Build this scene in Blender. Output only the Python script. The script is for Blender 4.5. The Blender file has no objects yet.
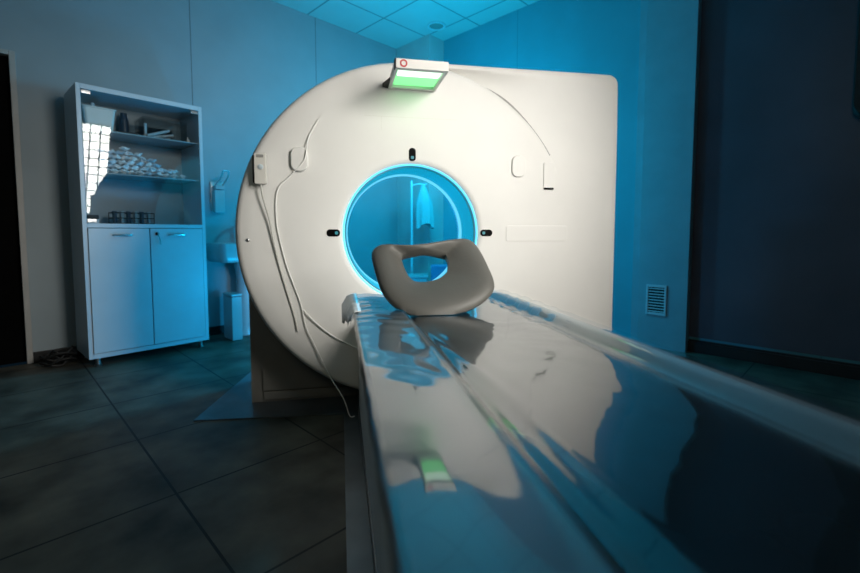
import bpy, bmesh, math, random
from mathutils import Vector, Matrix, noise
random.seed(7)
S = bpy.context.scene
C = S.collection
PI = math.pi

# ------------------------------------------------------------------ materials
def pbr(name, col, rough=.5, metal=0., var=0., vscale=6., bump=0., bscale=60., ior=None, trans=0., emit=None, es=0., coat=0.):
    m = bpy.data.materials.new(name); m.use_nodes = True
    nt = m.node_tree; b = nt.nodes['Principled BSDF']
    b.inputs['Base Color'].default_value = (*col, 1); b.inputs['Roughness'].default_value = rough
    b.inputs['Metallic'].default_value = metal
    if ior: b.inputs['IOR'].default_value = ior
    if trans: b.inputs['Transmission Weight'].default_value = trans
    if coat: b.inputs['Coat Weight'].default_value = coat; b.inputs['Coat Roughness'].default_value = .05
    if emit: b.inputs['Emission Color'].default_value = (*emit, 1); b.inputs['Emission Strength'].default_value = es
    tc = nt.nodes.new('ShaderNodeTexCoord')
    if var:
        n = nt.nodes.new('ShaderNodeTexNoise'); n.inputs['Scale'].default_value = vscale; n.inputs['Detail'].default_value = 5
        nt.links.new(tc.outputs['Object'], n.inputs['Vector'])
        r = nt.nodes.new('ShaderNodeMapRange'); r.inputs['From Min'].default_value = .3; r.inputs['From Max'].default_value = .7
        r.inputs['To Min'].default_value = 1 - var; r.inputs['To Max'].default_value = 1 + var
        nt.links.new(n.outputs['Fac'], r.inputs['Value'])
        mx = nt.nodes.new('ShaderNodeVectorMath'); mx.operation = 'SCALE'; mx.inputs[0].default_value = col
        nt.links.new(r.outputs['Result'], mx.inputs['Scale']); nt.links.new(mx.outputs['Vector'], b.inputs['Base Color'])
    if bump:
        n2 = nt.nodes.new('ShaderNodeTexNoise'); n2.inputs['Scale'].default_value = bscale; n2.inputs['Detail'].default_value = 3
        nt.links.new(tc.outputs['Object'], n2.inputs['Vector'])
        bp = nt.nodes.new('ShaderNodeBump'); bp.inputs['Strength'].default_value = bump; bp.inputs['Distance'].default_value = .01
        nt.links.new(n2.outputs['Fac'], bp.inputs['Height']); nt.links.new(bp.outputs['Normal'], b.inputs['Normal'])
    return m

def math_node(nt, op, a, b=None):
    n = nt.nodes.new('ShaderNodeMath'); n.operation = op
    for i, v in enumerate((a, b)):
        if v is None: continue
        if isinstance(v, (int, float)): n.inputs[i].default_value = v
        else: nt.links.new(v, n.inputs[i])
    return n.outputs[0]

def lined(name, col, line, axes, rough=.6, width=.006, var=.08, vscale=3., ior=1.45, tilevar=0.):
    """surface with thin joint lines; axes = [(axis 0/1/2, pitch, offset)] in object coordinates"""
    m = pbr(name, col, rough, var=var, vscale=vscale); nt = m.node_tree; b = nt.nodes['Principled BSDF']
    b.inputs['IOR'].default_value = ior
    tc = nt.nodes.new('ShaderNodeTexCoord'); sp = nt.nodes.new('ShaderNodeSeparateXYZ')
    nt.links.new(tc.outputs['Object'], sp.inputs[0])
    acc = None
    for ax, pitch, off in axes:
        u = math_node(nt, 'SUBTRACT', sp.outputs[ax], off)
        u = math_node(nt, 'DIVIDE', u, pitch)
        fr = math_node(nt, 'FRACT', math_node(nt, 'ADD', u, 100.5))
        d = math_node(nt, 'ABSOLUTE', math_node(nt, 'SUBTRACT', fr, .5))
        l = math_node(nt, 'LESS_THAN', d, width / pitch / 2)
        acc = l if acc is None else math_node(nt, 'MAXIMUM', acc, l)
    src = b.inputs['Base Color'].links[0].from_socket
    mix = nt.nodes.new('ShaderNodeMix'); mix.data_type = 'RGBA'
    nt.links.new(acc, mix.inputs['Factor']); nt.links.new(src, mix.inputs['A']); mix.inputs['B'].default_value = (*line, 1)
    nt.links.new(mix.outputs['Result'], b.inputs['Base Color'])
    bp = nt.nodes.new('ShaderNodeBump'); bp.invert = True; bp.inputs['Strength'].default_value = .3; bp.inputs['Distance'].default_value = .003
    nt.links.new(acc, bp.inputs['Height']); nt.links.new(bp.outputs['Normal'], b.inputs['Normal'])
    return m

def film(name, ior=1.6, rough=.04, tint=(.9, .95, 1), bump=0., bscale=9.):
    """clear thin plastic or glass: see-through face on, reflecting at a slant"""
    m = bpy.data.materials.new(name); m.use_nodes = True; nt = m.node_tree
    nt.nodes.remove(nt.nodes['Principled BSDF']); out = nt.nodes['Material Output']
    t = nt.nodes.new('ShaderNodeBsdfTransparent'); t.inputs[0].default_value = (*tint, 1)
    g = nt.nodes.new('ShaderNodeBsdfGlossy'); g.inputs['Roughness'].default_value = rough
    f = nt.nodes.new('ShaderNodeLayerWeight'); f.inputs['Blend'].default_value = .5; f0 = ((ior - 1)/(ior + 1))**2
    mx = nt.nodes.new('ShaderNodeMixShader')
    if bump:
        tc = nt.nodes.new('ShaderNodeTexCoord'); n = nt.nodes.new('ShaderNodeTexNoise')
        mp = nt.nodes.new('ShaderNodeMapping'); mp.inputs['Scale'].default_value = (1, .35, 1)
        n.inputs['Scale'].default_value = bscale; n.inputs['Detail'].default_value = 3; n.inputs['Distortion'].default_value = .6
        nt.links.new(tc.outputs['Object'], mp.inputs[0]); nt.links.new(mp.outputs[0], n.inputs['Vector'])
        bp = nt.nodes.new('ShaderNodeBump'); bp.inputs['Strength'].default_value = bump; bp.inputs['Distance'].default_value = .01
        nt.links.new(n.outputs['Fac'], bp.inputs['Height'])
        nt.links.new(bp.outputs[0], g.inputs['Normal']); nt.links.new(bp.outputs[0], f.inputs['Normal'])
    nt.links.new(math_node(nt, 'ADD', math_node(nt, 'MULTIPLY', math_node(nt, 'POWER', f.outputs['Facing'], 5), 1 - f0), f0), mx.inputs[0]); nt.links.new(t.outputs[0], mx.inputs[1]); nt.links.new(g.outputs[0], mx.inputs[2])
    nt.links.new(mx.outputs[0], out.inputs[0])
    return m

def glow(name, col, s):
    return pbr(name, (.02, .02, .02), .4, emit=col, es=s)

M = dict(
    wall=lined('wall_paint', (.31, .37, .40), (.14, .17, .18), [(0, 1.24, .09)], rough=.65, width=.008, var=.05),  # grey paint with some of the blue lamp light tinted in
    wallr=lined('wall_panel_blue_lit', (.10, .36, .43), (.07, .26, .31), [(1, 1.24, .2)], rough=.65, width=.008, var=.05),  # blue lamp light put into the wall colour
    far=pbr('far_wall_paint', (.16, .16, .17), .8, var=.1),
    ceil=lined('ceiling_tiles', (.56, .57, .57), (.26, .27, .28), [(0, .62, 3.1), (1, .62, 3.8)], rough=.8, width=.018, var=.03),
    floor=lined('stone_floor_tiles', (.088, .080, .062), (.012, .011, .010), [(0, .595, .44), (1, .595, 1.75)], rough=.55, ior=1.35, width=.009, var=.6, vscale=4.),
    pil=pbr('pilaster_blue_lit', (.22, .37, .42), .6, var=.05),  # pilaster colour also carries the blue light
    column=pbr('column_paint', (.52, .54, .54), .6, var=.05),
    dark=pbr('charcoal_laminate', (.075, .072, .095), .42, var=.15, vscale=2),
    door=pbr('black_door', (.003, .003, .003), .8, var=.3, vscale=4, ior=1.1),
    casing=pbr('pale_door_casing', (.42, .41, .39), .5, var=.1),
    skirt=pbr('black_skirting', (.012, .012, .013), .4, var=.2),
    white=pbr('scanner_shell_white', (.80, .79, .76), .55, var=.02, vscale=4),
    white2=pbr('scanner_side_white', (.80, .79, .76), .5, var=.02, vscale=4),
    offw=pbr('offwhite_plastic', (.72, .70, .65), .4, var=.04),
    basegrey=pbr('scanner_base_grey', (.23, .22, .20), .45, var=.08),
    bore=pbr('bore_liner_white', (.72, .76, .78), .35, var=.02),
    black=pbr('black_glossy_plastic', (.002, .002, .002), .5, ior=1.15, var=.1),
    blackm=pbr('black_matte_plastic', (.012, .012, .012), .6, var=.2),
    ring=glow('cyan_light_ring', (.10, .62, 1.0), 1.8),
    ring2=glow('cyan_light_band', (.15, .70, 1.0), 1.0),
    linerglow=pbr('teal_liner_glow', (.05, .28, .34), .4, emit=(0, .40, .60), es=.5),  # emission stands in for ring light falling on the bore wall
    laser=glow('teal_laser_aperture', (.05, .5, .6), .5),
    scrw=glow('white_lit_screen', (.70, 1, .76), 1.7),
    scrg=glow('green_lit_screen', (.22, .95, .30), 1.35),
    redring=pbr('red_printed_ring', (.55, .06, .07), .4, var=.05),
    steel=pbr('brushed_steel', (.55, .56, .57), .28, 1., var=.08, vscale=20),
    chrome=pbr('chrome', (.75, .76, .77), .32, 1., var=.03),
    plate=pbr('floor_plate_metal', (.11, .13, .14), .38, .4, var=.25, vscale=5),
    cab=pbr('cabinet_white_enamel', (.54, .63, .68), .36, var=.03),  # white enamel, tinted with the blue light that falls on it
    cabin=pbr('cabinet_inside_enamel', (.36, .40, .42), .5, var=.04),
    glass=film('cabinet_glass', 1.5, .02, (.94, .97, .98)),
    shelfglass=pbr('shelf_glass', (.30, .38, .40), .1, var=.05),
    paper=pbr('white_packet_paper', (.90, .91, .92), .6, var=.18, vscale=30, bump=.4),
    packblue=pbr('blue_tinted_packet', (.60, .70, .78), .5, var=.2, vscale=30, bump=.4),
    binw=pbr('white_bin_plastic', (.78, .76, .70), .4, var=.05),
    clear=film('clear_box_plastic', 1.5, .1, (.86, .91, .93)),
    darkblue=pbr('dark_blue_plastic', (.03, .06, .10), .4, var=.2),
    foam=pbr('grey_moulded_foam', (.122, .120, .108), .5, var=.10, vscale=5, bump=.05, bscale=90),
    foamb=pbr('dark_foam_edge', (.05, .045, .042), .5, var=.2),
    mat=pbr('dark_mattress_vinyl', (.022, .034, .042), .22, var=.25, vscale=4),
    film=film('clear_plastic_film', 2.6, .05, (.93, .97, 1), bump=.10, bscale=6.),
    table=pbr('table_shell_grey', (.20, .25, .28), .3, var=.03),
    tableb=pbr('table_base_white', (.74, .74, .72), .4, var=.04),
    cable=pbr('white_cable', (.90, .89, .86), .45, var=.04),
    cableg=pbr('grey_cable', (.60, .59, .55), .5, var=.05),
    ceram=pbr('pale_ceramic', (.40, .43, .45), .25, var=.02),
    cloth=pbr('pale_cotton', (.40, .46, .48), .8, var=.08, bump=.2),
    hem=pbr('bunched_film_hem', (.80, .82, .82), .35, var=.08, bump=.3, bscale=40),
    bluebox=pbr('blue_box_plastic', (.10, .22, .40), .4, var=.1),
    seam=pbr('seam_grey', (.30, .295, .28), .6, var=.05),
)
# ------------------------------------------------------------------ frames and objects
ROOM = Matrix.Rotation(math.radians(45), 4, 'Z')
TAB = Matrix.Rotation(math.radians(11.5), 4, 'Z')
WORLD = Matrix.Identity(4)
ORI = {}
FR = {}

def tag(o, label=None, cat=None, group=None, kind=None):
    if label: o['label'] = label
    if cat: o['category'] = cat
    if group: o['group'] = group
    if kind: o['kind'] = kind
    return o

def thing(name, origin, frame, label, cat, group=None):
    o = bpy.data.objects.new(name, None); C.objects.link(o); o.empty_display_size = .1
    ORI[o.name] = Vector(origin)
    o.matrix_world = frame @ Matrix.Translation(Vector(origin))
    return tag(o, label, cat, group)

def obj(name, bm, mat, parent=None, frame=WORLD, origin=(0, 0, 0), sharp=35, label=None):
    """meshes are drawn in the frame's own coordinates; children share their thing's origin"""
    o0 = ORI[parent.name] if parent else Vector(origin)
    bmesh.ops.translate(bm, verts=bm.verts, vec=-o0)
    bmesh.ops.recalc_face_normals(bm, faces=bm.faces)
    me = bpy.data.meshes.new(name); bm.to_mesh(me); bm.free()
    for p in me.polygons: p.use_smooth = True
    me.set_sharp_from_angle(angle=math.radians(sharp))
    mats = mat if isinstance(mat, (list, tuple)) else [mat]
    for m in mats: me.materials.append(m)
    o = bpy.data.objects.new(name, me); C.objects.link(o)
    ORI[o.name] = o0
    if parent: o.parent = parent
    else: o.matrix_world = frame @ Matrix.Translation(o0)
    if label: o['label'] = label
    if len(me.vertices) < 700:
        wn = o.modifiers.new('normals', 'WEIGHTED_NORMAL'); wn.keep_sharp = True; wn.weight = 100
    return o

def struct(name, bm, mat, frame=WORLD, parent=None, sharp=35):
    o = obj(name, bm, mat, parent, frame, sharp=sharp)
    if not parent: o['kind'] = 'structure'
    return o

# ------------------------------------------------------------------ mesh helpers
def B(): return bmesh.new()

def box(bm, x0, x1, y0, y1, z0, z1, bev=0., seg=2, mi=0):
    vs = [bm.verts.new(p) for p in ((x0,y0,z0),(x1,y0,z0),(x1,y1,z0),(x0,y1,z0),(x0,y0,z1),(x1,y0,z1),(x1,y1,z1),(x0,y1,z1))]
    fs = [bm.faces.new([vs[i] for i in q]) for q in ((3,2,1,0),(4,5,6,7),(0,1,5,4),(1,2,6,5),(2,3,7,6),(3,0,4,7))]
    for f in fs: f.material_index = mi
    if bev:
        es = list({e for f in fs for e in f.edges})
        r = bmesh.ops.bevel(bm, geom=es, offset=bev, segments=seg, affect='EDGES', profile=.5, material=-1)
    return bm

def loft(bm, rings, closed=True, cap0=False, cap1=False, cyc=False, mi=0):
    R = [[bm.verts.new(p) for p in r] for r in rings]
    n = len(R[0]); m = len(R)
    for i in range(m if cyc else m - 1):
        a, b = R[i], R[(i + 1) % m]
        for j in range(n if closed else n - 1):
            k = (j + 1) % n
            f = bm.faces.new((a[j], a[k], b[k], b[j])); f.material_index = mi
    if cap0: bm.faces.new(R[0]).material_index = mi
    if cap1: bm.faces.new(list(reversed(R[-1]))).material_index = mi
    return bm

def smooth_path(pts, n=8):
    P = [Vector(p) for p in pts]; out = []
    for i in range(len(P) - 1):
        p0 = P[max(i - 1, 0)]; p1 = P[i]; p2 = P[i + 1]; p3 = P[min(i + 2, len(P) - 1)]
        for k in range(n):
            t = k / n
            out.append(.5 * ((2 * p1) + (p2 - p0) * t + (2 * p0 - 5 * p1 + 4 * p2 - p3) * t * t + (3 * p1 - p0 - 3 * p2 + p3) * t ** 3))
    out.append(P[-1]); return out

def tube(bm, pts, r, n=10, smooth=True, mi=0):
    P = smooth_path(pts) if smooth and len(pts) > 2 else [Vector(p) for p in pts]
    rings = []; up = Vector((0, 0, 1))
    t0 = (P[1] - P[0]).normalized()
    u = t0.cross(up)
    if u.length < 1e-3: u = t0.cross(Vector((1, 0, 0)))
    u.normalize()
    for i, p in enumerate(P):
        t = (P[min(i + 1, len(P) - 1)] - P[max(i - 1, 0)]).normalized()
        u = (u - t * u.dot(t)).normalized(); v = t.cross(u)
        rr = r(i / (len(P) - 1)) if callable(r) else r
        rings.append([p + rr * (math.cos(2*PI*k/n) * u + math.sin(2*PI*k/n) * v) for k in range(n)])
    return loft(bm, rings, cap0=True, cap1=True, mi=mi)

def lathe_z(bm, cx, cy, prof, n=32, caps=True, mi=0):
    rings = [[(cx + r*math.cos(2*PI*k/n), cy + r*math.sin(2*PI*k/n), z) for k in range(n)] for r, z in prof]
    return loft(bm, rings, cap0=caps, cap1=caps, mi=mi)

def lathe_y(bm, cx, cz, prof, n=128, cyc=False, mi=0, caps=False):
    rings = [[(cx + r*math.cos(2*PI*k/n), t, cz + r*math.sin(2*PI*k/n)) for k in range(n)] for r, t in prof]
    return loft(bm, rings, cyc=cyc, mi=mi, cap0=caps, cap1=caps)

def rrect(w, h, r, n=6):
    """rounded rectangle outline about 0,0"""
    pts = []
    for cx, cy, a0 in ((w/2-r, h/2-r, 0), (-w/2+r, h/2-r, 90), (-w/2+r, -h/2+r, 180), (w/2-r, -h/2+r, 270)):
        for k in range(n + 1):
            a = math.radians(a0 + 90*k/n); pts.append((cx + r*math.cos(a), cy + r*math.sin(a)))
    return pts

def pad(bm, cx, cz, w, h, r, t_back, t_front, bev=.003, mi=0):
    """rounded plate standing on a face that looks towards -y"""
    rings = []
    for ins, t in ((0, t_back), (0, t_front + bev), (bev*.3, t_front + bev*.3), (bev, t_front)):
        rings.append([(cx + x, t, cz + z) for x, z in rrect(w - 2*ins, h - 2*ins, max(r - ins, .0005))])
    return loft(bm, rings, cap0=True, cap1=True, mi=mi)

# ------------------------------------------------------------------ the setting (room frame: x runs along the left wall to the corner, y towards that wall)
XW, YW, HC = 3.96, 4.305, 3.25
XN, YN = -2.6, -2.6
bm = B(); box(bm, XN, XW, YN, YW, -.06, 0); struct('floor', bm, M['floor'], ROOM)
bm = B(); box(bm, XN, XW, YN, YW, HC, HC + .06); struct('ceiling', bm, M['ceil'], ROOM)
# left wall with a door opening
DX0, DX1, DH = -.82, .165, 2.2
bm = B(); box(bm, XN, DX0, YW, YW + .15, 0, HC); box(bm, DX1, XW + .15, YW, YW + .15, 0, HC); box(bm, DX0, DX1, YW, YW + .15, DH, HC)
struct('wall_left', bm, M['wall'], ROOM)
bm = B(); box(bm, XW, XW + .15, YN, YW, 0, HC); struct('wall_right', bm, M['wallr'], ROOM)
bm = B(); box(bm, XN - .15, XN, YN - .15, YW + .15, 0, HC); struct('wall_near_left', bm, M['far'], ROOM)
bm = B(); box(bm, XN, XW + .15, YN - .15, YN, 0, HC); struct('wall_near_right', bm, M['far'], ROOM)
bm = B(); box(bm, DX0 + .004, DX1 - .004, YW + .05, YW + .10, .006, DH - .004, .003); d1 = struct('door_1', bm, M['door'], ROOM)
bm = B()
box(bm, DX1 - .012, DX1 + .022, YW - .012, YW + .05, 0, DH + .02, .003)
box(bm, DX0 - .022, DX0 + .012, YW - .012, YW + .05, 0, DH + .02, .003)
box(bm, DX0 + .012, DX1 - .012, YW - .012, YW + .05, DH - .012, DH + .02, .003)
struct('trim_1', bm, M['casing'], ROOM)
# column boxed in at the far corner
bm = B(); box(bm, XW - .25, XW, YW - .58, YW, 0, HC, .004); struct('trim_2', bm, M['column'], ROOM)
# pilaster with narrow step on the right wall
bm = B(); box(bm, XW - .09, XW, 1.0, 1.375, 0, HC, .004); box(bm, XW - .05, XW, 1.375, 1.44, 0, HC, .003)
struct('trim_3', bm, M['pil'], ROOM)
# charcoal wall cladding right of the pilaster
bm = B(); box(bm, XW - .012, XW, -1.6, 1.0, .12, HC, .002); struct('trim_4', bm, M['dark'], ROOM)
bm = B(); box(bm, XW - .03, XW, -1.6, 1.0, 0, .085, .003); box(bm, XW - .02, XW, -1.6, 1.0, .085, .10, .002)
struct('baseboard_right', bm, M['skirt'], ROOM)
bm = B(); box(bm, DX1 + .024, 3.75, YW - .012, YW, 0, .08, .003); struct('baseboard_left', bm, M['skirt'], ROOM)
# metal plate under scanner and couch
bm = B()
poly = [(-.74, 2.36), (.006, 2.30), (.006, -.6), (.74, -.6), (.74, 2.36), (1.68, 2.36), (1.68, 3.2), (-.60, 3.2)]
loft(bm, [[(x, y, z) for x, y in poly] for z in (.0005, .006)], cap0=True, cap1=True)
struct('trim_5', bm, M['plate'], TAB)

# ventilation grille on the pilaster
g = thing('vent_grille', (XW - .09, 1.225, .29), ROOM, 'small pale louvred vent grille low on the pilaster at right', 'vent')
bm = B(); f = XW - .09
for y0, y1, z0, z1 in ((1.15, 1.165, .275, .525), (1.29, 1.305, .275, .525), (1.165, 1.29, .275, .295), (1.165, 1.29, .505, .525)):
    box(bm, f - .012, f, y0, y1, z0, z1, .002)
obj('frame', bm, M['cab'], g)
bm = B(); box(bm, f - .002, f - .0005, 1.165, 1.29, .295, .505); obj('backing', bm, M['blackm'], g)
for k in range(9):
    bm = B(); z = .303 + k * .0235
    loft(bm, [[(f - .010, y, z), (f - .009, y, z - .0015), (f - .0045, y, z + .0045), (f - .0055, y, z + .006)] for y in (1.164, 1.291)], cap0=True, cap1=True)
    obj('slat', bm, M['cab'], g)

# ceiling downlight
cx, cy = 3.62, 3.52
g = thing('ceiling_downlight', (cx, cy, HC), ROOM, 'round unlit downlight set in the ceiling tiles above the scanner', 'ceiling light')
bm = B(); lathe_z(bm, cx, cy, [(.10, HC - .0005), (.104, HC - .008), (.098, HC - .014), (.082, HC - .012), (.078, HC - .004)], 40, caps=False); obj('rim', bm, M['cab'], g)
bm = B(); lathe_z(bm, cx, cy, [(.078, HC - .004), (.05, HC - .006), (.01, HC - .007)], 40); obj('lens', bm, M['seam'], g)

# ------------------------------------------------------------------ the scanner (table frame: x across, y along the couch to the scanner)
GA, GZ, GT, GR = .377, .951, 2.32, .895
sc = thing('ct_scanner', (GA, 2.7, .006), TAB, 'white scanner gantry with big round bore and cyan light ring', 'medical scanner')

def kf(phi):   # how far the cover edge stands proud of the side panel: full at the top and left, flush lower right
    d = math.degrees(phi) % 360
    if d > 180: d -= 360
    if -85 < d <= 20: return 0.
    if 20 < d < 75: s = (d - 20) / 55; return s*s*(3 - 2*s)
    if -110 < d <= -85: return (-85 - d) / 25
    return 1.
N = 160
bm = B(); rings = []
prof = [(.352, .075, 0), (.353, .05, 0), (.357, .028, 0), (.365, .012, 0), (.378, .003, 0), (.395, 0, 0), (.62, 0, 0), (.80, 0, 0), (.856, 0, .0), (.870, 0, .002), (.881, 0, .006), (.889, 0, .013), (.894, 0, .024), (.896, 0, .04), (.896, .10, .04)]
for r, t, kt in prof:
    rg = []
    for k in range(N):
        a = 2*PI*k/N
        rg.append((GA + r*math.cos(a), GT + t + 2.0*kt*kf(a), GZ + r*math.sin(a)))
    rings.append(rg)
loft(bm, rings); obj('front_cover', bm, M['white'], sc, sharp=50)

# squared side panel
PX0, PX1, PZ0, PZ1, PR = -.6, 1.588, .05, 1.862, .06
def inside(x, z, ins):
    cx, cz = (PX0 + PX1)/2, (PZ0 + PZ1)/2; hx, hz = (PX1 - PX0)/2 - ins, (PZ1 - PZ0)/2 - ins; r = PR - min(ins, PR*.6)
    qx, qz = abs(x - cx) - hx + r, abs(z - cz) - hz + r
    return math.hypot(max(qx, 0), max(qz, 0)) + min(max(qx, qz), 0) - r < 0
def reach(phi, ins):
    lo, hi = .1, 3.
    for _ in range(40):
        m = (lo + hi)/2
        if inside(GA + m*math.cos(phi), GZ + m*math.sin(phi), ins): lo = m
        else: hi = m
    return lo
phis = [math.radians(d) for d in range(-90, 20)] + [math.radians(20 + .5*i) for i in range(0, 60)] + [math.radians(d) for d in range(50, 96)]
cols = []
for p in phis:
    rec = .085*kf(p) + .0008 if p > 0 else .0008
    R0 = .880
    col = []
    Rb = max(reach(p, .03), R0 + .002)
    for i in range(9):
        s = i/8; r = R0 + (Rb - R0)*s
        col.append((r, rec*(1 - s*s*.6)))
    last = col[-1][1]
    for ins, dt in ((.016, .002), (.007, .006), (.002, .014), (0, .026), (0, .09), (0, .50), (.05, .56)):
        r = max(reach(p, ins), R0 + .003); col.append((r, last + dt if dt < .3 else dt))
    col.append((R0 * .9, .56))
    cols.append([(GA + r*math.cos(p), GT + t, GZ + r*math.sin(p)) for r, t in col])
bm = B(); loft(bm, cols, closed=False); obj('side_panel', bm, M['white2'], sc, sharp=50)
bm = B(); rib = []  # tapered grey strip added as the shade along the cover edge
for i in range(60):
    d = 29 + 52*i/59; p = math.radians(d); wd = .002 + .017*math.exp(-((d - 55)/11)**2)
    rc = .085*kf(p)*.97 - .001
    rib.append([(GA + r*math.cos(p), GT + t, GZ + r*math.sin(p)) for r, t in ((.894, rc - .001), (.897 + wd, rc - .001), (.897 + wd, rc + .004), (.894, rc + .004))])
loft(bm, rib, cap0=True, cap1=True); obj('edge_shade', bm, M['seam'], sc, label='grey tapering strip of painted shade along the curved edge')
# grip recess on the side panel
bm = B()
pad(bm, 1.088, .948, .37, .088, .012, GT + .004, GT - .0035, .003)
obj('grip_plate', bm, M['white2'], sc)
# round body behind the cover
bm = B(); lathe_y(bm, GA, GZ, [(.37, GT + .06), (.86, GT + .06), (.868, GT + .10), (.868, GT + .62), (.84, GT + .68), (.50, GT + .68), (.44, GT + .60)], N)
obj('rear_housing', bm, M['offw'], sc)
bm = B(); lathe_y(bm, GA, GZ, [(.352, GT + .07), (.350, GT + .12), (.346, GT + .27), (.345, GT + .30), (.372, GT + .46), (.42, GT + .58), (.452, GT + .64), (.46, GT + .60), (.38, GT + .44), (.36, GT + .3), (.366, GT + .10)], N, cyc=True)
obj('bore_liner', bm, M['bore'], sc)
def torus_y(bm, r, t, tr, n=N, m=8):
    lathe_y(bm, GA, GZ, [(r + tr*math.cos(2*PI*k/m), t + tr*math.sin(2*PI*k/m)) for k in range(m)], n, cyc=True)
bm = B(); torus_y(bm, .360, GT + .014, .005); obj('light_ring', bm, M['ring'], sc, label='thin cyan light ring at the mouth of the bore')
bm = B(); lathe_y(bm, GA, GZ, [(.3485, GT + .040), (.3435, GT + .258), (.3425, GT + .258), (.3475, GT + .040)], N, cyc=True); obj('liner_glow', bm, M['linerglow'], sc, label='teal inner wall of the bore with painted-in ring glow')
bm = B(); lathe_y(bm, GA, GZ, [(.3445, GT + .265), (.338, GT + .265), (.336, GT + .275), (.336, GT + .300), (.338, GT + .305), (.344, GT + .305)], N, cyc=True)
obj('light_ring', bm, M['ring2'], sc, label='wide pale cyan light band deep in the bore')
# positioning laser apertures
for a, vert in ((90, 1), (180, 0), (0, 0)):
    p = math.radians(a); x, z = GA + .412*math.cos(p), GZ + .412*math.sin(p)
    bm = B(); w, h = (.037, .068) if vert else (.068, .037)
    pad(bm, x, z, w, h, .017, GT + .004, GT - .003, .002); o = obj('laser_window', bm, M['black'], sc)
    ix, iz = x - .016*math.cos(p), z - .016*math.sin(p)
    bm = B(); pad(bm, ix, iz, .016, .016, .006, GT - .001, GT - .0042, .001); obj('laser_aperture', bm, M['laser'], o)
# speech / control pads either side of the bore
for x, s in ((-.195, -1), (.972, 1)):
    bm = B()
    pad(bm, x, 1.318, .082, .118, .034, GT + .004, GT - (.020 if s < 0 else .012), .006)
    obj('control_pad', bm, M['white'], sc)
bm = B(); pad(bm, 1.155, 1.272, .066, .146, .008, GT + .004, GT - .006, .002); o = obj('switch_panel', bm, M['white2'], sc)
bm = B(); pad(bm, 1.153, 1.200, .056, .010, .002, GT - .003, GT - .010, .001); obj('slot', bm, M['black'], o)
bm = B(); lathe_y(bm, -.449, .916, [(.009, GT + .003), (.009, GT - .004), (.006, GT - .007), (.001, GT - .008)], 20, caps=True); obj('screw_cap', bm, M['steel'], sc)
# faint joint lines on the cover
bm = B()
box(bm, .13, .62, GT - .0006, GT + .001, 1.552, 1.5535)
box(bm, .215, .2162, GT - .0006, GT + .001, 1.48, 1.552)
obj('cover_seam', bm, M['offw'], sc)
# base
bm = B(); loft(bm, [[(x, t, z) for x, z in ((-.495, .008), (1.56, .008), (1.56, .70), (.95, .70), (.85, .40), (-.10, .40), (-.20, .70), (-.495, .70))] for t in (2.545, 2.98)], cap0=True, cap1=True); base = obj('base', bm, M['basegrey'], sc)
bm = B(); loft(bm, [[(x, t, z) for x, z in ((-.43, .075), (1.50, .075), (1.50, .66), (.97, .66), (.87, .38), (-.12, .38), (-.22, .66), (-.43, .66))] for t in (2.532, 2.548)], cap0=True, cap1=True); obj('base_panel', bm, M['basegrey'], base)
bm = B(); box(bm, -.43, 1.50, 2.534, 2.548, .02, .066, .006); obj('kick_panel', bm, M['basegrey'], base)
# display hung from the top of the cover
def disp_box(bm, a0, a1, b0, b1, t0, t1, z0, z1, mi=0):
    vs = [bm.verts.new(p) for p in ((a0,t0,z0),(a1,t0,z0),(b1,t1,z0),(b0,t1,z0),(a0,t0,z1),(a1,t0,z1),(b1,t1,z1),(b0,t1,z1))]
    return [bm.faces.new([vs[i] for i in q]) for q in ((3,2,1,0),(4,5,6,7),(0,1,5,4),(1,2,6,5),(2,3,7,6),(3,0,4,7))]
T0, T1, Z0, Z1 = 2.02, GT + .02, 1.692, 1.732
bm = B()
# frame open to the underside
box(bm, .251, .268, T0, T1, Z0, Z1, .004); box(bm, .482, .500, T0, T1, Z0, Z1, .004)
box(bm, .266, .484, T0, T0 + .03, Z0, Z1, .004); box(bm, .266, .484, T1 - .05, T1, Z0, Z1, .004)
box(bm, .252, .499, T0 + .002, T1, Z1 - .012, Z1, .004)
dsp = obj('display', bm, M['white'], sc)
bm = B(); loft(bm, [[(GA + x, T0 + .145 + y, z) for x, y in rrect(.216, .235, .02)] for z in (Z0 + .012, Z0 + .016)], cap0=True, cap1=True)
obj('screen', bm, M['scrg'], dsp, label='green lit lower part of the display screen')
bm = B(); loft(bm, [[(GA + x - .002, T0 + .080 + y, z) for x, y in rrect(.205, .09, .014)] for z in (Z0 + .008, Z0 + .0118)], cap0=True, cap1=True)
obj('light_strip', bm, M['scrw'], dsp, label='white lit strip of the display screen')
bm = B(); pad(bm, GA - .0005, (Z0 + Z1)/2, .243, .042, .004, T0 + .002, T0 - .006, .002); fb = obj('front_bar', bm, M['white'], dsp)
bm = B(); lathe_y(bm, .289, (Z0 + Z1)/2, [(.017, T0 - .0055), (.017, T0 - .0075), (.0105, T0 - .0075), (.0105, T0 - .0055)], 28, cyc=True); obj('emblem', bm, M['redring'], fb)
bm = B(); box(bm, .249, .254, T0 - .004, T0 + .03, Z0 - .001, Z1 + .001, .001); obj('end_cap', bm, M['blackm'], dsp)
bm = B()
loft(bm, [[(.251, GT - .10, 1.70), (.251, GT + .002, 1.695), (.251, GT + .002, 1.735), (.251, GT - .10, 1.72)], [(.246, GT - .09, 1.703), (.222, GT + .002, 1.70), (.222, GT + .002, 1.72), (.246, GT - .09, 1.717)]], cap0=True, cap1=True)
obj('bracket', bm, M['blackm'], dsp)

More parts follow.
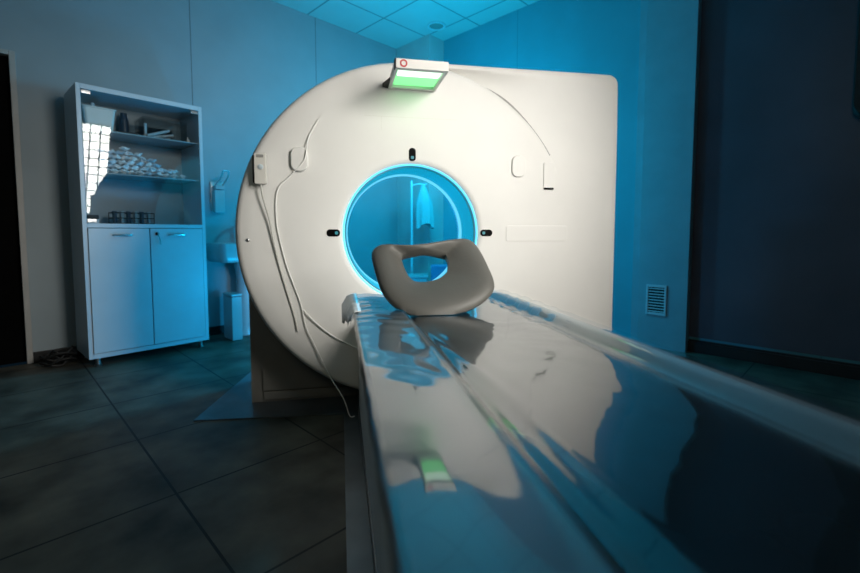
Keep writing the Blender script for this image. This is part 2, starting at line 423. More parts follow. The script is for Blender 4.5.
# remote handset in its holder
hs = thing('handset', (-.379, GT - .005, 1.19), TAB, 'cream remote handset hooked on the left side of the white scanner', 'remote control')
bm = B(); pad(bm, -.376, 1.262, .056, .148, .008, GT - .020, GT - .048, .005); obj('body', bm, M['offw'], hs)
bm = B(); pad(bm, -.386, 1.262, .060, .136, .006, GT - .0005, GT - .022, .003); obj('holder', bm, M['blackm'], hs)
bm = B(); lathe_y(bm, -.374, 1.27, [(.013, GT - .047), (.013, GT - .051), (.008, GT - .053), (.001, GT - .0535)], 24, caps=True); obj('button', bm, M['cab'], hs)
bm = B(); pad(bm, -.376, 1.322, .034, .014, .004, GT - .047, GT - .050, .001); obj('label_strip', bm, M['seam'], hs)
bm = B(); tube(bm, [(-.377, GT - .034, 1.19), (-.368, GT - .03, 1.12), (-.343, GT - .02, 1.015), (-.325, GT - .012, .90), (-.303, GT - .008, .79), (-.27, GT - .006, .66), (-.235, GT - .006, .53), (-.22, GT - .008, .45)], .0042)
obj('cord', bm, M['cableg'], hs, label='grey cord')
bm = B(); tube(bm, [(-.10, GT - .006, 1.52), (-.145, GT - .006, 1.44), (-.158, GT - .024, 1.372), (-.172, GT - .0265, 1.31), (-.235, GT - .012, 1.24), (-.302, GT - .008, 1.165), (-.312, GT - .008, 1.03), (-.297, GT - .008, .916), (-.262, GT - .008, .77), (-.205, GT - .008, .60), (-.178, GT - .010, .47), (-.136, GT - .012, .372), (-.063, GT - .02, .209), (.005, GT - .05, .096), (.035, GT - .075, .014), (.060, GT - .085, .013)], .0030)
tag(obj('cable', bm, M['cable'], frame=TAB, origin=(.06, GT - .085, .012)), 'thin white cable looping down the scanner face to the floor', 'cable')
bm = B(); tube(bm, [(-.190, GT - .0135, .56), (-.13, GT - .01, .49), (-.05, GT - .008, .42), (.03, GT - .008, .372), (.11, GT - .01, .335), (.22, GT - .01, .33)], .0034)
tag(obj('cable', bm, M['cable'], frame=TAB, origin=(-.13, GT - .008, .33)), 'short white cable branching right across the lower scanner face', 'cable')

# ------------------------------------------------------------------ the couch
tb = thing('patient_table', (.357, .6, .006), TAB, 'long white scanner couch in the foreground running up to the bore', 'patient table')
def prof_z(a):   # upper surface of the couch top
    if a < .19: z = .700 - .004*math.cos((a - .035)/.155*PI*2)*.5
    elif a < .215: s = (a - .19)/.025; s = s*s*(3-2*s); z = .700 - .022*s
    elif a < .60: s = (a - .4075)/.1925; z = .678 - .010*(1 - s*s)
    elif a < .635: s = (a - .60)/.035; s = s*s*(3-2*s); z = .678 + .026*s
    else: z = .704
    return z
A0, A1 = .044, .682
samp = [A0 + .02 + (A1 - A0 - .04)*i/52 for i in range(53)]
TT0, TT1 = -.55, 1.785
def top_ring(t, ins=0., dz=0.):
    c = (A0 + A1)/2; k = ((A1 - A0)/2 - ins)/((A1 - A0)/2)
    up = [(a, prof_z(a) - .003 - dz) for a in samp]
    right = [(A1 - .007, .699 - dz), (A1, .688 - dz), (A1, .65 + dz), (A1 - .02, .625 + dz), (A1 - .10, .605 + dz)]
    left = [(A0 + .10, .605 + dz), (A0 + .02, .625 + dz), (A0, .65 + dz), (A0, .685 - dz), (A0 + .007, .694 - dz)]
    return [(c + (a - c)*k, t, z) for a, z in up + right + left]
bm = B()
ts = [TT0 + (1.74 - TT0)*i/10 for i in range(11)]
loft(bm, [top_ring(t) for t in ts] + [top_ring(1.765, .006, .003), top_ring(1.780, .02, .010), top_ring(TT1, .04, .02)], cap0=True, cap1=True)
obj('couch_top', bm, M['table'], tb, sharp=40)
bm = B(); box(bm, A1 + .001, A1 + .012, TT0, 1.70, .655, .685, .004); obj('side_rail', bm, M['table'], tb)
bm = B(); box(bm, .16, .57, -.45, 1.60, .545, .612, .01); obj('carriage', bm, M['basegrey'], tb)
bm = B(); box(bm, .085, .635, -.55, 1.02, .0075, .55, .012); bs = obj('base', bm, M['tableb'], tb)
bm = B(); box(bm, .085, .635, 1.024, 2.30, .0075, .50, .012); obj('base_extension', bm, M['tableb'], tb)
bm = B(); box(bm, .080, .642, -.55, 2.29, .0065, .05, .004); obj('kick_plate', bm, M['plate'], tb)

# mattress
bm = B(); rings = []
ms = [.222 + (.592 - .222)*i/24 for i in range(25)]
def mat_ring(t, dz=0.):
    top = [(a, t, prof_z(a) + .012 - .011*abs((a - .407)/.185)**6 - dz) for a in ms]
    bot = [(a, t, prof_z(a) - .0015) for a in reversed(ms)]
    return top + bot
loft(bm, [mat_ring(-.52 + 2.20*i/22) for i in range(23)] + [mat_ring(1.690, .004), mat_ring(1.697, .010)], cap0=True, cap1=True)
tag(obj('mattress_pad', bm, M['mat'], frame=TAB, origin=(.407, .4, .67)), 'dark narrow mattress pad under the clear film on the couch', 'mattress')

# clear film laid over couch top and mattress
def film_z(a, t):
    base = prof_z(a)
    if .222 <= a <= .592 and t < 1.70: base = max(base, prof_z(a) + .012 - .011*abs((a - .407)/.185)**6)
    z = base + .0035
    near = max(0, min(1, (t - 1.20)/.12))*max(0, min(1, (a - .10)/.04))*max(0, min(1, (.57 - a)/.04))   # pressed flat under the head support
    # long folds that fan out from the valley beside the left rim
    for a0, s, h, w, tc, tw in ((.205, .01, .007, .014, .95, .45), (.235, -.08, .003, .014, .95, .30), (.20, .0, .0022, .007, .48, .16), (.222, -.02, .0022, .007, .46, .15), (.243, -.04, .002, .007, .44, .14), (.62, .01, .006, .018, 1.0, .5), (.60, .05, .005, .012, 1.35, .25), (.645, .03, .005, .012, 1.45, .25)):
        d = a - (a0 + s*(t - 1.0)); z += h*math.exp(-(d/w)**2)*math.exp(-((t - tc)/tw)**2)*(1 - near)
    # cross wrinkles on the left rim near the far end
    if a < .24:
        e = math.exp(-((t - 1.50)/.26)**2)
        z += e*.0035*(1 + math.sin(t*72 + 9*a + 2*noise.noise((a*9, t*5, 1))))*(1 if a < .18 else max(0, (.24 - a)/.06))
    if a > .56:
        e = math.exp(-((t - 1.45)/.25)**2); z += e*.003*(1 + math.sin(t*60 - 20*a))
    n = noise.noise((a*7, t*4.0, .3)); n2 = noise.noise((a*16, t*9, 5.))
    amp = .35 + .65*math.exp(-((t - 1.1)/.6)**2)
    z += amp*(.0020*(n + .6) + .0004*(n2 + .6)) + amp*max(0, min(1, (a - .30)/.15))*.0011*(abs(noise.noise((a*13 + t*5, t*11 - a*4, 2.2))) - .1)
    if a < .22: z += .0011*noise.noise((a*22, t*15, 8.))*math.exp(-((t - .80)/.28)**2)
    if near > 0: z = z*(1 - near) + (base + .0035)*near
    return z
bm = B(); rows = []
aa = [.039 + (.676 - .039)*i/150 for i in range(151)]
tt = [-.50 + (1.772 + .50)*i/220 for i in range(221)]
for t in tt:
    row = []
    # the part that hangs over the left edge, longest at the far end
    drop = .030 + .055*max(0, min(1, (t - 1.35)/.35)) + .010*math.sin(t*31) * max(.15, min(1, (t - 1.1)/.3))
    ov = .002 + .028*max(0, (t - 1.36)/.41)
    for j in range(6, 0, -1):
        s = j/6
        row.append((.039 - ov*math.sin(s*PI/2) - .001*math.sin(t*45 + j), t, film_z(.039, t) - drop*s**1.4))
    row += [(a, t, film_z(a, t)) for a in aa]
    rows.append(row)
loft(bm, rows, closed=False)
fl = obj('plastic_film', bm, M['film'], frame=TAB, origin=(.357, .6, .69), sharp=180)
tag(fl, 'clear wrinkled plastic film spread over the couch top', 'plastic sheet')
bm = B()
# opaque hem of the film where it bunches over the far left corner
hem = []
for i in range(40):
    t = 1.36 + .415*i/39
    drop = .035 + .055*max(0, min(1, (t - 1.36)/.35)) + .010*math.sin(t*31)
    ov = .004 + .028*max(0, (t - 1.36)/.41)
    hem.append([(.060, t, film_z(.06, t) + .0022), (.043, t, film_z(.043, t) + .003), (.039 - ov*.5, t, film_z(.03, t) + .002 - drop*.10), (.035 - ov, t, film_z(.03, t) - drop*.5), (.033 - ov - .002*math.sin(t*45), t, film_z(.03, t) - drop*1.02)])
loft(bm, hem, closed=False)
o = obj('hem', bm, M['hem'], fl, sharp=180, label='whitish bunched hem over the far left corner')
md = o.modifiers.new('thick', 'SOLIDIFY'); md.thickness = .0015; md.offset = 1

# moulded head support
hd = thing('head_support', (.33, 1.45, .705), TAB, 'grey moulded foam head support with a hole, at the couch end', 'head rest')
ANG = math.radians(42); HT, HZ = 1.350, .692
outl = [(.108, .262), (.122, .292), (.150, .302), (.20, .297), (.25, .296), (.31, .304), (.362, .316), (.42, .328), (.470, .333), (.500, .318), (.517, .27), (.527, .20), (.530, .145), (.520, .105), (.490, .070), (.44, .038), (.379, .015), (.32, .003), (.277, .0), (.23, .012), (.185, .036), (.150, .075), (.128, .125), (.115, .20)]
hole = [(.217, .262), (.222, .277), (.235, .282), (.255, .283), (.28, .284), (.305, .285), (.33, .286), (.352, .287), (.372, .288), (.386, .284), (.390, .27), (.391, .245), (.386, .215), (.378, .185), (.362, .165), (.345, .150), (.325, .140), (.305, .134), (.285, .131), (.262, .133), (.245, .143), (.234, .165), (.226, .195), (.220, .23)]
outl = [(u, v + .012*max(0, min(1, (v - .24)/.05))) for u, v in outl]
hole = [(u, .297 - (.288 - v)*.84) for u, v in hole]
def resample(P, n):
    P = [Vector((x, y, 0)) for x, y in P]; m = len(P); out = []
    for k in range(n):
        s = k/n*m; i = int(s); t = s - i
        p0, p1, p2, p3 = P[(i-1) % m], P[i % m], P[(i+1) % m], P[(i+2) % m]
        v = .5*((2*p1) + (p2-p0)*t + (2*p0-5*p1+4*p2-p3)*t*t + (3*p1-p0-3*p2+p3)*t**3); out.append((v.x, v.y))
    return out
NO = 144
O, H = resample(outl, NO), resample(hole, NO)
def w3(u, v, n):  # n: outward normal of the sloping face
    return (u, HT + 1.06*v*math.cos(ANG) - n*math.sin(ANG), HZ + 1.06*v*math.sin(ANG) + n*math.cos(ANG))
rings = []
for k in range(NO):
    (ou, ov), (hu, hv) = O[k], H[k]
    du, dv = hu - ou, hv - ov; L = math.hypot(du, dv)
    rg = []
    th = .040
    topbar = max(0, min(1, (ov - .27)/.03)) if .19 < ou < .42 else 0
    dish = .034*min(1, L/.12); q_ = min(1, L/.11)
    # outer rounded rim -> dished face -> hole lip -> back
    for s, n in ((0.02, -th*.75), (0, -th*.45), (0, -.016), (.012*q_/L, -.005), (.03*q_/L, -.0005), (.045*q_/L, -.001)):
        rg.append((ou + du*s, ov + dv*s, n))
    for q in range(1, 9):
        s = .045*q_/L + (1 - .010*q_/L - .045*q_/L)*q/8; ss = q/8
        rg.append((ou + du*s, ov + dv*s, -.001 - dish*(ss**1.6)))
    rg.append((hu, hv, -dish - .006))
    rg.append((hu + du/L*.0, hv, -dish - .03))
    rg.append((hu - du*.08, hv - dv*.08, -dish - .042))
    rg.append((ou + du*.5, ov + dv*.5, -max(th, dish + .03) - .008))
    rg.append((ou + du*.12, ov + dv*.12, -th - .004))
    # keep the lower lip on the film: clamp to the couch
    pts = []
    for u, v, n in rg:
        x, y, z = w3(u, v, n)
        pts.append((x, y, max(z, film_z(x, y) + .0025)))
    rings.append(pts)
bm = B(); loft(bm, rings, cyc=True); obj('cushion', bm, M['foam'], hd, sharp=60)
for u in (.27, .41):
    bm = B(); loft(bm, [[(u - .014, 1.41, .690), (u + .014, 1.41, .690), (u + .014, 1.46, .690), (u - .014, 1.46, .690)], [(u - .012, 1.425, .725), (u + .012, 1.425, .725), (u + .012, 1.455, .74), (u - .012, 1.455, .74)]], cap0=True, cap1=True)
    obj('support_foot', bm, M['foamb'], hd)

# ------------------------------------------------------------------ the cabinet (room frame)
CAB = ROOM @ Matrix.Translation((.455, 3.83, 0)) @ Matrix.Rotation(math.radians(3), 4, 'Z') @ Matrix.Translation((-.455, -3.83, 0))
CX0, CX1, CY0, CY1, CZ0, CZ1 = .455, 1.262, 3.83, 4.245, .062, 1.965
cb = thing('storage_cabinet', ((CX0 + CX1)/2, (CY0 + CY1)/2, 0), CAB, 'tall white metal cabinet with glazed top on the left wall', 'cabinet')
bm = B(); w = .026
box(bm, CX0, CX0 + w, CY0, CY1, CZ0, CZ1, .002); box(bm, CX1 - w, CX1, CY0, CY1, CZ0, CZ1, .002)
box(bm, CX0 + w, CX1 - w, CY0, CY1, CZ1 - .034, CZ1, .002); box(bm, CX0 + w, CX1 - w, CY0, CY1, CZ0, CZ0 + .034, .002)
box(bm, CX0 + w, CX1 - w, CY0, CY1, .988, 1.018, .002)
obj('carcass', bm, M['cab'], cb)
bm = B(); box(bm, CX0 + w, CX1 - w, CY1 - .014, CY1 - .002, CZ0 + .034, .988); box(bm, CX0 + w, CX1 - w, CY1 - .014, CY1 - .002, 1.018, CZ1 - .034)
obj('back_panel', bm, M['cabin'], cb)
SH = (1.382, 1.680)
for z in SH:
    bm = B(); box(bm, CX0 + w + .002, CX1 - w - .002, CY0 + .035, CY1 - .016, z - .010, z, .001); obj('shelf', bm, M['shelfglass'], cb)
XM = .858
for x0, x1 in ((CX0 + w + .003, XM - .003), (XM + .003, CX1 - w - .003)):
    left = x0 < .6
    bm = B(); box(bm, x0, x1, CY0 - .006, CY0 + .014, CZ0 + .037, .984, .003)
    o = obj('door', bm, M['cab'], cb)
    hx = x0 + .20 if left else x1 - .19
    bm = B(); tube(bm, [(hx - .055, CY0 - .004, .935), (hx - .052, CY0 - .026, .937), (hx, CY0 - .032, .938), (hx + .052, CY0 - .026, .937), (hx + .055, CY0 - .004, .935)], .006); obj('handle', bm, M['chrome'], o)
    if not left:
        bm = B(); lathe_y(bm, x0 + .045, .945, [(.012, CY0 - .004), (.012, CY0 - .014), (.009, CY0 - .016)], 20, caps=True); obj('lock', bm, M['black'], o)
        bm = B(); box(bm, x0 + .043, x0 + .047, CY0 - .034, CY0 - .014, .936, .954, .001)
        tube(bm, [(x0 + .045, CY0 - .032, .94), (x0 + .055, CY0 - .030, .915), (x0 + .060, CY0 - .028, .885)], .004)
        box(bm, x0 + .056, x0 + .068, CY0 - .030, CY0 - .026, .862, .89, .001)
        obj('key', bm, M['steel'], o)
bm = B(); box(bm, CX0 + w + .003, CX1 - w - .003, CY0 + .002, CY0 + .007, 1.021, CZ1 - .037, .001); gd = obj('glass_door', bm, M['glass'], cb)
for x, z in ((CX0 + w + .03, CZ1 - .052), (CX1 - w - .03, CZ1 - .052), (CX0 + w + .03, 1.036)):
    bm = B(); box(bm, x - .026, x + .026, CY0 - .004, CY0 + .010, z - .012, z + .012, .002); obj('hinge', bm, M['steel'], gd)
for x in (CX0 + .06, CX1 - .05):
    for y in (CY0 + .05, CY1 - .05):
        bm = B(); lathe_z(bm, x, y, [(.024, .0005), (.026, .006), (.018, .014), (.016, .03), (.016, CZ0 + .001)], 20); obj('foot', bm, M['steel'], cb)

# contents, top shelf
zt = SH[1] + .0005
bm = B(); bx, by = .600, 4.02
rings = [[(bx + x, by + y, zt + z) for x, y in rrect(ww, dd, .02)] for ww, dd, z in ((.16, .20, 0), (.19, .24, .150), (.202, .25, .152), (.202, .25, .160), (.182, .232, .160), (.15, .19, .006))]
loft(bm, rings, cap0=True, cap1=True)
t = thing('plastic_bin', (bx, by, zt), CAB, 'white open plastic bin at left end of the top cabinet shelf', 'bin')
obj('tub', bm, M['binw'], t)
for i, (x, y, rz, mm, nm, lb, ct, zz) in enumerate(((.575, 3.98, 10, 'cab', 'bottle', 'pale bottle sticking out of the white plastic bin', 'bottle', .20), (.640, 4.03, 40, 'darkblue', 'box', 'dark blue box tilted in the white plastic bin', 'box', .175))):
    bm = B()
    if nm == 'bottle': lathe_z(bm, x, y, [(.022, zt + .008), (.024, zt + .012), (.024, zt + .16), (.012, zt + .185), (.012, zt + zz)], 20)
    else: box(bm, x - .035, x + .035, y - .03, y + .03, zt + .008, zt + zz, .003)
    tag(obj(nm, bm, M[mm], frame=CAB, origin=(x, y, zt + .008)), lb, ct)
bm = B(); box(bm, .715, .835, 3.93, 4.06, zt, zt + .022, .003)
o = tag(obj('folder', bm, M['blackm'], frame=CAB, origin=(.775, 4.0, zt)), 'flat black folder lying on the top cabinet shelf', 'folder')
bm = B(); lathe_z(bm, .80, 4.14, [(.030, zt), (.032, zt + .004), (.032, zt + .15), (.022, zt + .17), (.022, zt + .20), (.002, zt + .202)], 24)
tag(obj('jar', bm, M['darkblue'], frame=CAB, origin=(.80, 4.14, zt)), 'dark jar at the back of the top cabinet shelf', 'jar')
bx0, bx1, by0, by1 = .868, 1.17, 3.90, 4.13
t = thing('clear_box', ((bx0+bx1)/2, (by0+by1)/2, zt), CAB, 'clear lidded plastic box of rolled papers on the top cabinet shelf', 'storage box')
bm = B()
for a in ((bx0, bx1, by0, by0 + .003), (bx0, bx1, by1 - .003, by1), (bx0, bx0 + .003, by0 + .003, by1 - .003), (bx1 - .003, bx1, by0 + .003, by1 - .003)): box(bm, *a, zt + .003, zt + .138)
box(bm, bx0, bx1, by0, by1, zt, zt + .003); obj('tub', bm, M['clear'], t)
bm = B(); box(bm, bx0 - .006, bx1 + .006, by0 - .006, by1 + .006, zt + .139, zt + .152, .003); obj('lid', bm, M['clear'], t, label='clear lid')
rolls = [((.90, 3.94, .012), (1.06, 3.96, .075)), ((.93, 3.99, .012), (1.10, 4.0, .05)), ((.90, 4.05, .012), (1.09, 4.04, .030)), ((.885, 3.93, .10), (.895, 3.97, .012))]
labs = ['white paper roll slanting up inside the clear box', 'white paper roll lying in the middle of the clear box', 'white paper roll at the back of the clear box', 'white paper roll upright at the left end of clear box']
for (p, q), lb in zip(rolls, labs):
    bm = B(); p = Vector((p[0], p[1], zt + p[2] + .006)); q = Vector((q[0], q[1], zt + q[2] + .006)); tube(bm, [p, q], .011, 12, smooth=False)
    tag(obj('paper_roll', bm, M['paper'], frame=CAB, origin=tuple(p)), lb, 'paper roll', 'rolled papers in the clear box')
bm = B(); lathe_z(bm, 1.20, 3.98, [(.016, zt), (.017, zt + .003), (.017, zt + .035), (.008, zt + .045), (.008, zt + .055)], 16)
tag(obj('vial', bm, M['offw'], frame=CAB, origin=(1.20, 3.98, zt)), 'tiny cream vial right of the clear box on top shelf', 'vial')

# heap of crumpled packets on the lower glass shelf
def packet_mesh(seed, mat):
    rnd = random.Random(seed); bm = B()
    nx, ny = 6, 4; W, D = .066, .044
    top, bot = [], []
    for i in range(nx + 1):
        for j in range(ny + 1):
            u, v = i/nx - .5, j/ny - .5
            bulge = .014*(1 - (2*u)**2)*(1 - (2*v)**2)
            wv = .010*noise.noise((u*4 + seed, v*4, seed*.7)) + .004*math.sin(u*9 + seed)
            jx, jy = rnd.uniform(-.002, .002), rnd.uniform(-.002, .002)
            top.append(bm.verts.new((u*W + jx, v*D + jy, wv + bulge + .0008))); bot.append(bm.verts.new((u*W + jx, v*D + jy, wv - bulge - .0008)))
    idx = lambda i, j: i*(ny + 1) + j
    for i in range(nx):
        for j in range(ny):
            bm.faces.new((top[idx(i,j)], top[idx(i+1,j)], top[idx(i+1,j+1)], top[idx(i,j+1)]))
            bm.faces.new((bot[idx(i,j+1)], bot[idx(i+1,j+1)], bot[idx(i+1,j)], bot[idx(i,j)]))
    per = [(i, 0) for i in range(nx)] + [(nx, j) for j in range(ny)] + [(i, ny) for i in range(nx, 0, -1)] + [(0, j) for j in range(ny, 0, -1)]
    for k in range(len(per)):
        a, b = idx(*per[k]), idx(*per[(k+1) % len(per)])
        bm.faces.new((top[a], bot[a], bot[b], top[b]))
    bmesh.ops.recalc_face_normals(bm, faces=bm.faces)
    me = bpy.data.meshes.new('packet'); bm.to_mesh(me); bm.free(); me.materials.append(mat)
    return me
pm = [packet_mesh(s, M['paper'] if s != 3 else M['packblue']) for s in range(5)]
zs = SH[0] + .001
first = None
rnd = random.Random(3)
for col in range(10):
    x = .610 + col*.058
    levels = max(1, round((5.6 if col < 5 else 5.3 - (col - 4)*.9) * rnd.uniform(.85, 1.05)))
    if col > 7: levels = 2 if col < 9 else 1
    for lv in range(levels):
        for dep in range(2 if lv < 2 else 1):
            o = bpy.data.objects.new('packet', pm[rnd.randrange(5)])
            y = 3.925 + dep*.075 + lv*.012 + rnd.uniform(-.006, .006)
            xx = x + rnd.uniform(-.006, .006) + (.029 if lv % 2 and col < 8 else 0)
            o.matrix_world = CAB @ Matrix.Translation((xx, y, zs + .022 + lv*.036)) @ Matrix.Rotation(rnd.uniform(-1.5, 1.5), 4, 'Z') @ Matrix.Rotation(rnd.uniform(-.6, .6) if lv else rnd.uniform(-.2, .2), 4, 'X') @ Matrix.Rotation(rnd.uniform(-.3, .3) if lv else 0, 4, 'Y')
            C.objects.link(o)
            tag(o, 'small crumpled white packet in the heap on the glass cabinet shelf', 'packet', 'crumpled packets heaped on the cabinet shelf')

# bottom bay: wire rack of tubes, two small boxes
zb = 1.0185
t = thing('tube_rack', (.80, 4.02, zb), CAB, 'dark wire rack of tubes on the cabinet floor behind glass', 'rack')
bm = B()
rx0, rx1, ry0, ry1 = .665, .93, 3.96, 4.10
for z in (zb + .004, zb + .045, zb + .085):
    tube(bm, [(rx0, ry0, z), (rx1, ry0, z), (rx1, ry1, z), (rx0, ry1, z), (rx0, ry0, z)], .0035, 6, smooth=False)
for k in range(7):
    x = rx0 + (rx1 - rx0)*k/6
    tube(bm, [(x, ry0, zb + .004), (x, ry0, zb + .085)], .0028, 6, smooth=False)
    tube(bm, [(x, ry0, zb + .085), (x, ry1, zb + .085)], .0028, 6, smooth=False)
    tube(bm, [(x, ry1, zb + .004), (x, ry1, zb + .085)], .0028, 6, smooth=False)
obj('wire_frame', bm, M['blackm'], t)
for k in range(6):
    x = rx0 + (rx1 - rx0)*(k + .5)/6
    bm = B(); lathe_z(bm, x, 4.03, [(.013, zb), (.015, zb + .004), (.015, zb + .075), (.017, zb + .076), (.017, zb + .095), (.015, zb + .098)], 14)
    tag(obj('tube', bm, M['cabin'] if k % 2 else M['darkblue'], frame=CAB, origin=(x, 4.03, zb)), ('pale' if k % 2 else 'dark blue') + ' capped tube standing in the wire rack, %s from the left' % ('first second third fourth fifth sixth'.split()[k]), 'tube', 'tubes in the wire rack')
for k, (mm, lb) in enumerate((('cab', 'small white carton at left on cabinet floor, under the black one'), ('blackm', 'small black carton on top of white carton in cabinet'))):
    bm = B(); box(bm, .50, .565, 3.90, 3.97, zb + k*.031, zb + .030 + k*.031, .002)
    tag(obj('carton', bm, M[mm], frame=CAB, origin=(.53, 3.935, zb + k*.031)), lb, 'carton')
# ------------------------------------------------------------------ wash corner
t = thing('soap_dispenser', (1.505, YW - .03, 1.15), ROOM, 'pale elbow soap dispenser with lever on the wall by the cabinet', 'soap dispenser')
bm = B(); box(bm, 1.462, 1.552, YW - .085, YW - .012, 1.135, 1.345, .012); obj('reservoir', bm, M['ceram'], t)
bm = B(); box(bm, 1.452, 1.562, YW - .014, YW - .001, 1.15, 1.42, .004); obj('wall_plate', bm, M['steel'], t)
bm = B(); box(bm, 1.468, 1.546, YW - .095, YW - .012, 1.348, 1.385, .006)
obj('pump_head', bm, M['ceram'], t)
bm = B(); tube(bm, [(1.475, YW - .06, 1.38), (1.478, YW - .10, 1.40), (1.480, YW - .20, 1.445), (1.482, YW - .245, 1.50)], .008); tube(bm, [(1.54, YW - .06, 1.38), (1.538, YW - .10, 1.40), (1.536, YW - .20, 1.445), (1.534, YW - .245, 1.50)], .008)
tube(bm, [(1.482, YW - .245, 1.50), (1.534, YW - .245, 1.50)], .008)
obj('lever', bm, M['chrome'], t)
sx, sy, sz = 1.68, YW - .215, .86
t = thing('wash_basin', (sx, sy, 0), ROOM, 'white wash basin on the wall between cabinet and scanner', 'sink')
bm = B()
rings = [[(sx + x*k, sy + y*k2, z) for x, y in rrect(.60, .42, .05, 8)] for k, k2, z in ((.50, .55, sz - .175), (.93, .93, sz - .165), (.99, .99, sz - .12), (1, 1, sz - .01), (.99, .99, sz), (.90, .88, sz), (.86, .84, sz - .015), (.70, .66, sz - .10), (.2, .2, sz - .125))]
loft(bm, rings, cap0=True, cap1=True); obj('bowl', bm, M['ceram'], t)
bm = B(); lathe_z(bm, sx, sy + .06, [(.10, .001), (.10, .02), (.075, .10), (.07, .55), (.10, sz - .165)], 28); obj('pedestal', bm, M['ceram'], t)
bm = B(); tube(bm, [(sx, sy + .17, sz), (sx, sy + .17, sz + .12), (sx, sy + .13, sz + .17), (sx, sy + .06, sz + .16), (sx, sy + .04, sz + .13)], .012); box(bm, sx - .008, sx + .008, sy + .14, sy + .20, sz + .155, sz + .17, .003)
obj('tap', bm, M['chrome'], t)
t = thing('pedal_bin', (1.40, 4.05, 0), ROOM, 'slim white bin on the floor under the wash basin', 'bin')
bm = B(); box(bm, 1.47, 1.56, 3.92, 4.12, .003, .39, .008); obj('body', bm, M['ceram'], t)
bm = B(); box(bm, 1.467, 1.563, 3.915, 4.125, .392, .415, .006); obj('lid', bm, M['ceram'], t)

# ------------------------------------------------------------------ seen through the bore
t = thing('coat_stand', (-.205, 4.93, 0), WORLD, 'thin pale stand behind the scanner, seen through its bore', 'coat stand')
bm = B(); lathe_z(bm, -.205, 4.93, [(.014, .02), (.014, 1.50), (.009, 1.53)], 16); obj('pole', bm, M['cab'], t)
bm = B(); lathe_z(bm, -.205, 4.93, [(.16, .001), (.165, .012), (.03, .026), (.016, .05)], 28); obj('foot', bm, M['cab'], t)
bm = B(); tube(bm, [(-.205, 4.93, 1.475), (-.12, 4.93, 1.495), (-.06, 4.93, 1.485), (-.04, 4.93, 1.50)], .008); obj('hook', bm, M['cab'], t)
bm = B(); rings = []
for i in range(22):
    s = i/21; z = 1.478 - .45*s
    hw = .024 + .070*min(1, s/.45)**.8; hd_ = .030 + .02*s
    rg = []
    for k in range(40):
        a = 2*PI*k/40; f_ = 1 + .16*s*math.sin(a*7 + 2*s) + .06*math.sin(a*3)
        rg.append((-.078 + .02*s + hw*f_*math.cos(a), 4.93 + hd_*f_*math.sin(a), z - .03*s*math.sin(a*2 + 1)))
    rings.append(rg)
loft(bm, rings, cap0=True, cap1=True)
tag(obj('gown', bm, M['cloth'], frame=WORLD, origin=(-.09, 4.93, 1.03)), 'pale gown hanging on the stand seen through the bore', 'gown')
t = thing('bedside_locker', (-.13, 4.52, 0), WORLD, 'low pale locker behind the bore, seen through head support hole', 'locker')
bm = B(); box(bm, -.29, -.03, 4.37, 4.63, .03, .50, .006); obj('body', bm, M['ceram'], t)
bm = B(); box(bm, -.30, -.02, 4.36, 4.64, .502, .525, .006); obj('top', bm, M['ceram'], t)
bm = B(); box(bm, -.29, -.03, 4.37, 4.63, .001, .029); obj('plinth', bm, M['blackm'], t)
bm = B(); box(bm, .01, .20, 4.44, 4.66, .001, .62, .006)
tag(obj('storage_box', bm, M['bluebox'], frame=WORLD, origin=(.1, 4.55, 0)), 'blue box standing right of the pale locker behind the bore', 'box')

# dark coiled cable on the floor beside the cabinet
bm = B(); pts = []
for i in range(70):
    a = i*.55; r = .07 + .035*math.sin(i*.37); pts.append((.315 + r*math.cos(a), 4.10 + r*math.sin(a)*.75, .012 + .09*(i/70) + .018*math.sin(i*1.3)))
for i in range(len(pts)): pts[i] = (pts[i][0], pts[i][1], max(.009, pts[i][2]))
tube(bm, pts, .008, 8)
tag(obj('cable_coil', bm, M['blackm'], frame=ROOM, origin=(.315, 4.10, .001)), 'dark tangled cable heap on the floor left of the cabinet', 'cable')
# rounded black hood at the right edge of the view
bm = B()
rings = [[(XW - .012 - .07*d, -.09 + yy*k, 2.33 + zz*k) for yy, zz in rrect(.42, 1.36, .10, 8)] for d, k in ((0, 1), (.8, 1), (1, .97))]
loft(bm, rings, cap0=True, cap1=True)
tag(obj('mounted_panel', bm, M['blackm'], frame=ROOM, origin=(XW - .012, -.09, 1.65)), 'black rounded panel on the charcoal wall at the right edge', 'panel')

# ------------------------------------------------------------------ lights
def lamp(name, kind, loc, power, col, **kw):
    l = bpy.data.lights.new(name, kind); l.energy = power; l.color = col
    for k, v in kw.items(): setattr(l, k, v)
    o = bpy.data.objects.new(name, l); C.objects.link(o); o.location = loc
    return o
def aim(o, p):
    o.rotation_euler = (Vector(p) - o.location).to_track_quat('-Z', 'Y').to_euler()
SB = Vector((1.60, .48, 1.92)); SW, SHT = .80, 1.40
k = lamp('softbox_lamp', 'AREA', SB, 24, (1, .96, .89), shape='RECTANGLE', size=SW - .02, size_y=SHT - .02, spread=math.radians(80)); aim(k, (-.15, 2.4, 1.05))
SF = Matrix.Translation(SB) @ k.rotation_euler.to_matrix().to_4x4()
sb = thing('softbox', (0, 0, .03), SF, 'tall black gridded studio softbox right of the camera, mirrored in cabinet glass', 'studio light')
bm = B()
loft(bm, [[(x*q, y*q, z) for x, y in ((-SW/2, -SHT/2), (SW/2, -SHT/2), (SW/2, SHT/2), (-SW/2, SHT/2))] for q, z in ((1.03, -.05), (1.03, .0), (.3, .30), (.3, .305), (1.0, .004), (1.0, -.05))], cyc=True)
box(bm, -.09, .09, -.20, .20, .30, .42, .01)
obj('housing', bm, M['blackm'], sb)
bm = B()
nx, ny = 6, 11
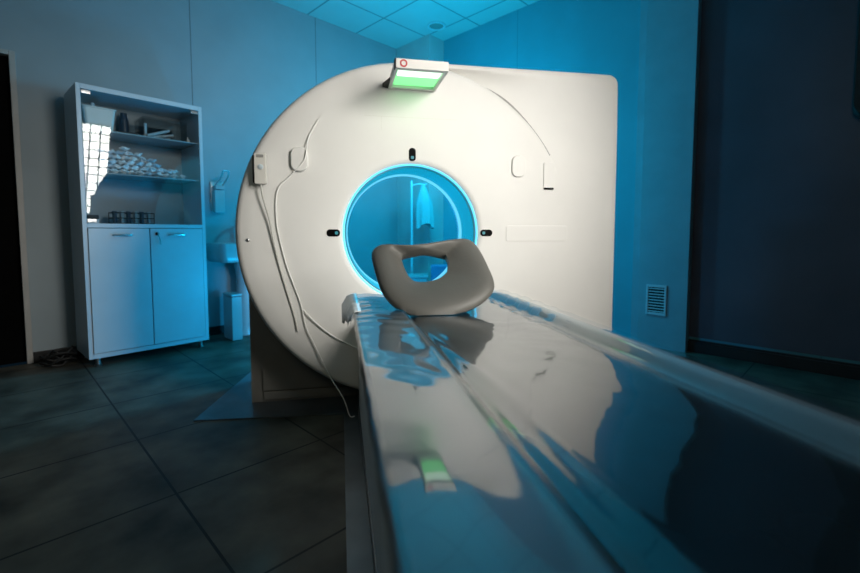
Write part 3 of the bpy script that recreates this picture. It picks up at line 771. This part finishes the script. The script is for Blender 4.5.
for i in range(1, nx): x = -SW/2 + SW*i/nx; box(bm, x - .007, x + .007, -SHT/2, SHT/2, -.03, -.006)
for i in range(1, ny): y = -SHT/2 + SHT*i/ny; box(bm, -SW/2, SW/2, y - .007, y + .007, -.03, -.006)
obj('fabric_grid', bm, M['blackm'], sb)
bm = B(); inv = SF.inverted(); base_w = SF @ Vector((0, 0, .36))
tube(bm, [inv @ Vector((base_w.x, base_w.y, .02)), Vector((0, 0, .36))], .018, 12, smooth=False)
lathe = [inv @ Vector((base_w.x + .25*math.cos(q), base_w.y + .25*math.sin(q), .012)) for q in (0, 2.1, 4.2)]
obj('stand', bm, M['blackm'], sb)
for p in lathe:
    bm = B(); tube(bm, [inv @ Vector((base_w.x, base_w.y, .25)), p], .012, 10, smooth=False); obj('leg', bm, M['blackm'], sb)
b1 = lamp('blue_floodlight', 'POINT', (.05, 4.2, 1.85), 70, (.004, .62, 1.0), shadow_soft_size=.10)
b3 = lamp('blue_cabinet_fill', 'POINT', (-.60, 3.32, .42), 30, (.003, .46, 1.0), shadow_soft_size=.08)  # added unseen lamp behind the scanner, more blue on cabinet and basin
b2 = lamp('room_fill', 'AREA', (-.7, -1.4, 2.9), 7.5, (1, .93, .66), shape='RECTANGLE', size=1.2, size_y=1.2); aim(b2, (.3, 1.6, .4))
W = bpy.data.worlds.new('World'); S.world = W; W.use_nodes = True
W.node_tree.nodes['Background'].inputs[0].default_value = (.1, .3, .5, 1); W.node_tree.nodes['Background'].inputs[1].default_value = .02

# ------------------------------------------------------------------ camera
cd = bpy.data.cameras.new('Camera'); co = bpy.data.objects.new('Camera', cd); C.objects.link(co)
co.location = (0, 0, .95); co.rotation_euler = (PI/2 - math.atan(.0656), 0, 0)
cd.sensor_width = 36; cd.lens = 36*440/860; cd.shift_y = -24.5/860; cd.clip_start = .02
cd.dof.use_dof = True; cd.dof.focus_distance = 1.75; cd.dof.aperture_fstop = 2.4
S.camera = co
S.view_settings.view_transform = 'Standard'; S.view_settings.look = 'None'; S.view_settings.gamma = 1; S.view_settings.exposure = 0
S.view_settings.use_curve_mapping = False
